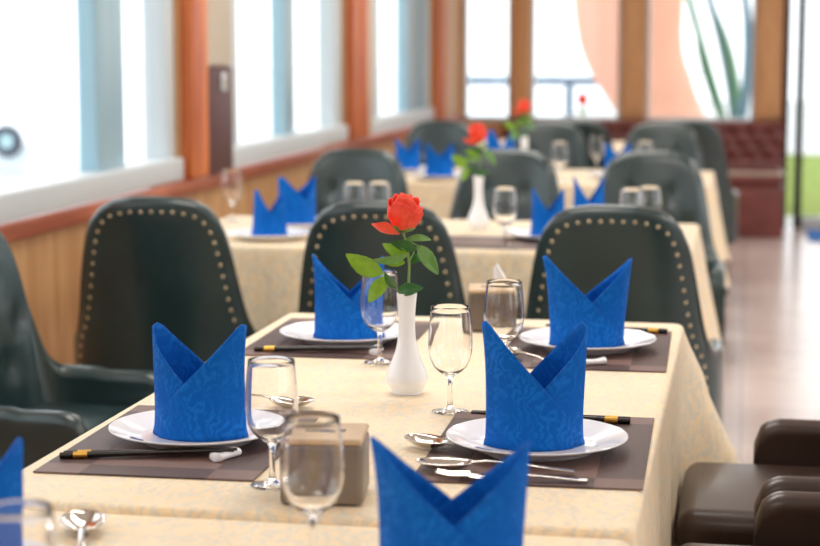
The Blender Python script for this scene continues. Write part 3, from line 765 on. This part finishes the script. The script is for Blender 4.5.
def make_rose():
    t = thing('rose', None, 'flower')
    MB().tube([(.000, 0, .095), P_(408.5, 292), P_(409.5, 265), P_(408, 248), P_(404, 234), P_(402, 228)], [.0022, .0022, .0020, .0020, .0021, .003], 8).build('stem', M['stem'], t)
    bl = MB(); c = P_(401.5, 230)
    petal(bl, .010, .050, .3, 2.6, .008, 0); petal(bl, .013, .052, 2.4, 1.9, .006, 0); petal(bl, .016, .054, 4.5, 1.6, .005, .0)
    for k in range(3): petal(bl, .0205, .053, .5+k*2.1, 1.25, .003, .12)
    for k in range(4): petal(bl, .0255, .050-.002*k, 1.3+k*1.57, 1.0, .001, .16)
    b = bl.build('bloom', M['rose'], t, True, 80); b.location = c; b.scale = (1.08, 1.08, 1.04); b.rotation_euler = (0, .16, 0); b.modifiers.new('t', 'SOLIDIFY').thickness = .0007
    op = MB(); petal(op, .030, .046, pi+.2, 1.1, 0, .2, -.0); o = op.build('petal', M['rose'], t, True, 80); o.location = (c[0]+.004, c[1]-.006, c[2]+.002); o.rotation_euler = (0, -.75, 0); o.modifiers.new('t', 'SOLIDIFY').thickness = .0008
    op = MB(); petal(op, .024, .040, -.5, .9, 0, .2, -.0); o = op.build('petal', M['rose'], t, True, 80); o.location = (c[0]+.002, c[1]-.002, c[2]+.002); o.rotation_euler = (0, .28, 0); o.modifiers.new('t', 'SOLIDIFY').thickness = .0008
    sp_ = MB().sphere((0, 0, 0), .0075, (1, 1, 1.0), 12, 8); sp_.build('hip', M['leafB'], t).location = P_(402, 228)
    for k in range(5):
        a = k*1.256+.4; leafmesh((cos(a)*.005, sin(a)*.005, 0), (cos(a)*.026, sin(a)*.022, .004+.006*(k % 2)), .0035, .003).build('sepal', M['leafC'], t).location = c
    for B, T, wd, mt, cb, tw in ((P_(383, 273), P_(347, 253, -.01), .0165, 'leafA', .005, .25), (P_(386, 276), P_(369, 301, -.01), .0125, 'leafA', -.004, .2), (P_(398, 287, -.004), P_(385, 270, -.018), .0085, 'leafB', .004, .6), (P_(398, 291, -.004), P_(423, 286, -.016), .0105, 'leafB', .006, .35),
                              (P_(417, 249, -.003), P_(391, 241, -.014), .0095, 'leafB', -.005, .3), (P_(407, 254, -.006), P_(372, 258, -.022), .0085, 'leafC', .006, .55), (P_(409, 255, 0), P_(383, 244, .012), .010, 'leafA', .004, .3), (P_(418, 245), P_(438, 273, -.012), .0115, 'leafC', .006, .2), (P_(406, 239, 0), P_(431, 240, .01), .006, 'leafC', .006, .6), (P_(408, 262, .004), P_(424, 256, .02), .007, 'leafB', .004, .3), (P_(405, 262, -.002), P_(380, 259, .006), .008, 'leafA', .002, .1)):
        o = leafmesh(B, T, wd, cb, 0, tw).build('leaf', M[mt], t); o.modifiers.new('t', 'SOLIDIFY').thickness = .0005
    MB().tube([P_(407, 291), P_(396, 288), P_(388, 280), P_(383, 273)], .0012, 6).tube([P_(409, 262), P_(414, 252), P_(418, 245), P_(406, 239)], .0011, 6).build('twig', M['stem'], t)
    return t
vases = [(-.542, 2.864, .185, 1.0, 'slender white bud vase in the middle of the near table', 'red rose with green leaves in the sharply focused white vase'),
         (-.815, 5.50, .6, 1.0, 'blurred white bud vase on the second table', 'blurred red rose left of the round blue napkin'), (-.965, 7.88, -.4, 1.0, 'distant white bud vase on the third table', 'distant red rose right of the round blue napkin'), (-.90, 9.98, 1.4, .86, 'farthest white bud vase near the banquette', 'farthest small red rose before the banquette windows')]
for x, y, rz, sc, l1, l2 in vases:
    place('vase', make_vase, (x, y, ZT0), 0, l1, 'white bud vases')
    place('rose', make_rose, (x, y, ZT0+(sc-1)*.2), rz, l2, 'red roses in bud vases')

# ------------------------------------------------------------------ light
FILL_ENERGY = 16
w = bpy.data.worlds.new('sky'); S.world = w; w.use_nodes = True
bg = w.node_tree.nodes['Background']; bg.inputs['Color'].default_value = (.94, .975, 1, 1); bg.inputs['Strength'].default_value = 1.5
S.view_settings.view_transform = 'Standard'; S.view_settings.look = 'None'; S.view_settings.gamma = 1; S.view_settings.use_curve_mapping = False
S.view_settings.exposure = 0.7
S.cycles.use_denoising = True
S.cycles.max_bounces = 14; S.cycles.transparent_max_bounces = 16; S.cycles.transmission_bounces = 14; S.cycles.diffuse_bounces = 6; S.cycles.glossy_bounces = 5
S.cycles.sample_clamp_indirect = 8

for i, (x, y) in enumerate(((-.9, .6), (-.9, 3.6), (-.9, 6.6), (-.9, 9.6), (1.9, .6), (1.9, 3.6), (1.9, 6.6), (1.9, 9.6))):  # added fill lights under the ceiling, out of view, brightening the interior
    l = bpy.data.lights.new('added_fill_light', 'AREA'); l.shape = 'RECTANGLE'; l.size = 1.2; l.size_y = .6; l.energy = FILL_ENERGY*(.5 if y < 1 else 1); l.color = (1, .96, .90)
    o = bpy.data.objects.new('added_fill_light', l); C.objects.link(o); o.location = (x, y, ZC-.02)
# ------------------------------------------------------------------ camera
cam = bpy.data.cameras.new('camera'); co = bpy.data.objects.new('camera', cam); C.objects.link(co); S.camera = co
f, cx, cy, vx, vy = 1800., 410, 273, 750, 44
Yv = Vector((vx-cx, cy-vy, -f)).normalized(); Zv = Vector((0, f, cy-vy)).normalized(); Xv = Yv.cross(Zv)
mt = Matrix((Xv, Yv, Zv)).to_4x4(); mt.translation = (0, 0, 1.32)
co.matrix_world = mt
cam.sensor_width = 36; cam.lens = f/820*36; cam.clip_start = .05; cam.clip_end = 400
cam.dof.use_dof = True; cam.dof.focus_distance = 2.72; cam.dof.aperture_fstop = 4.0
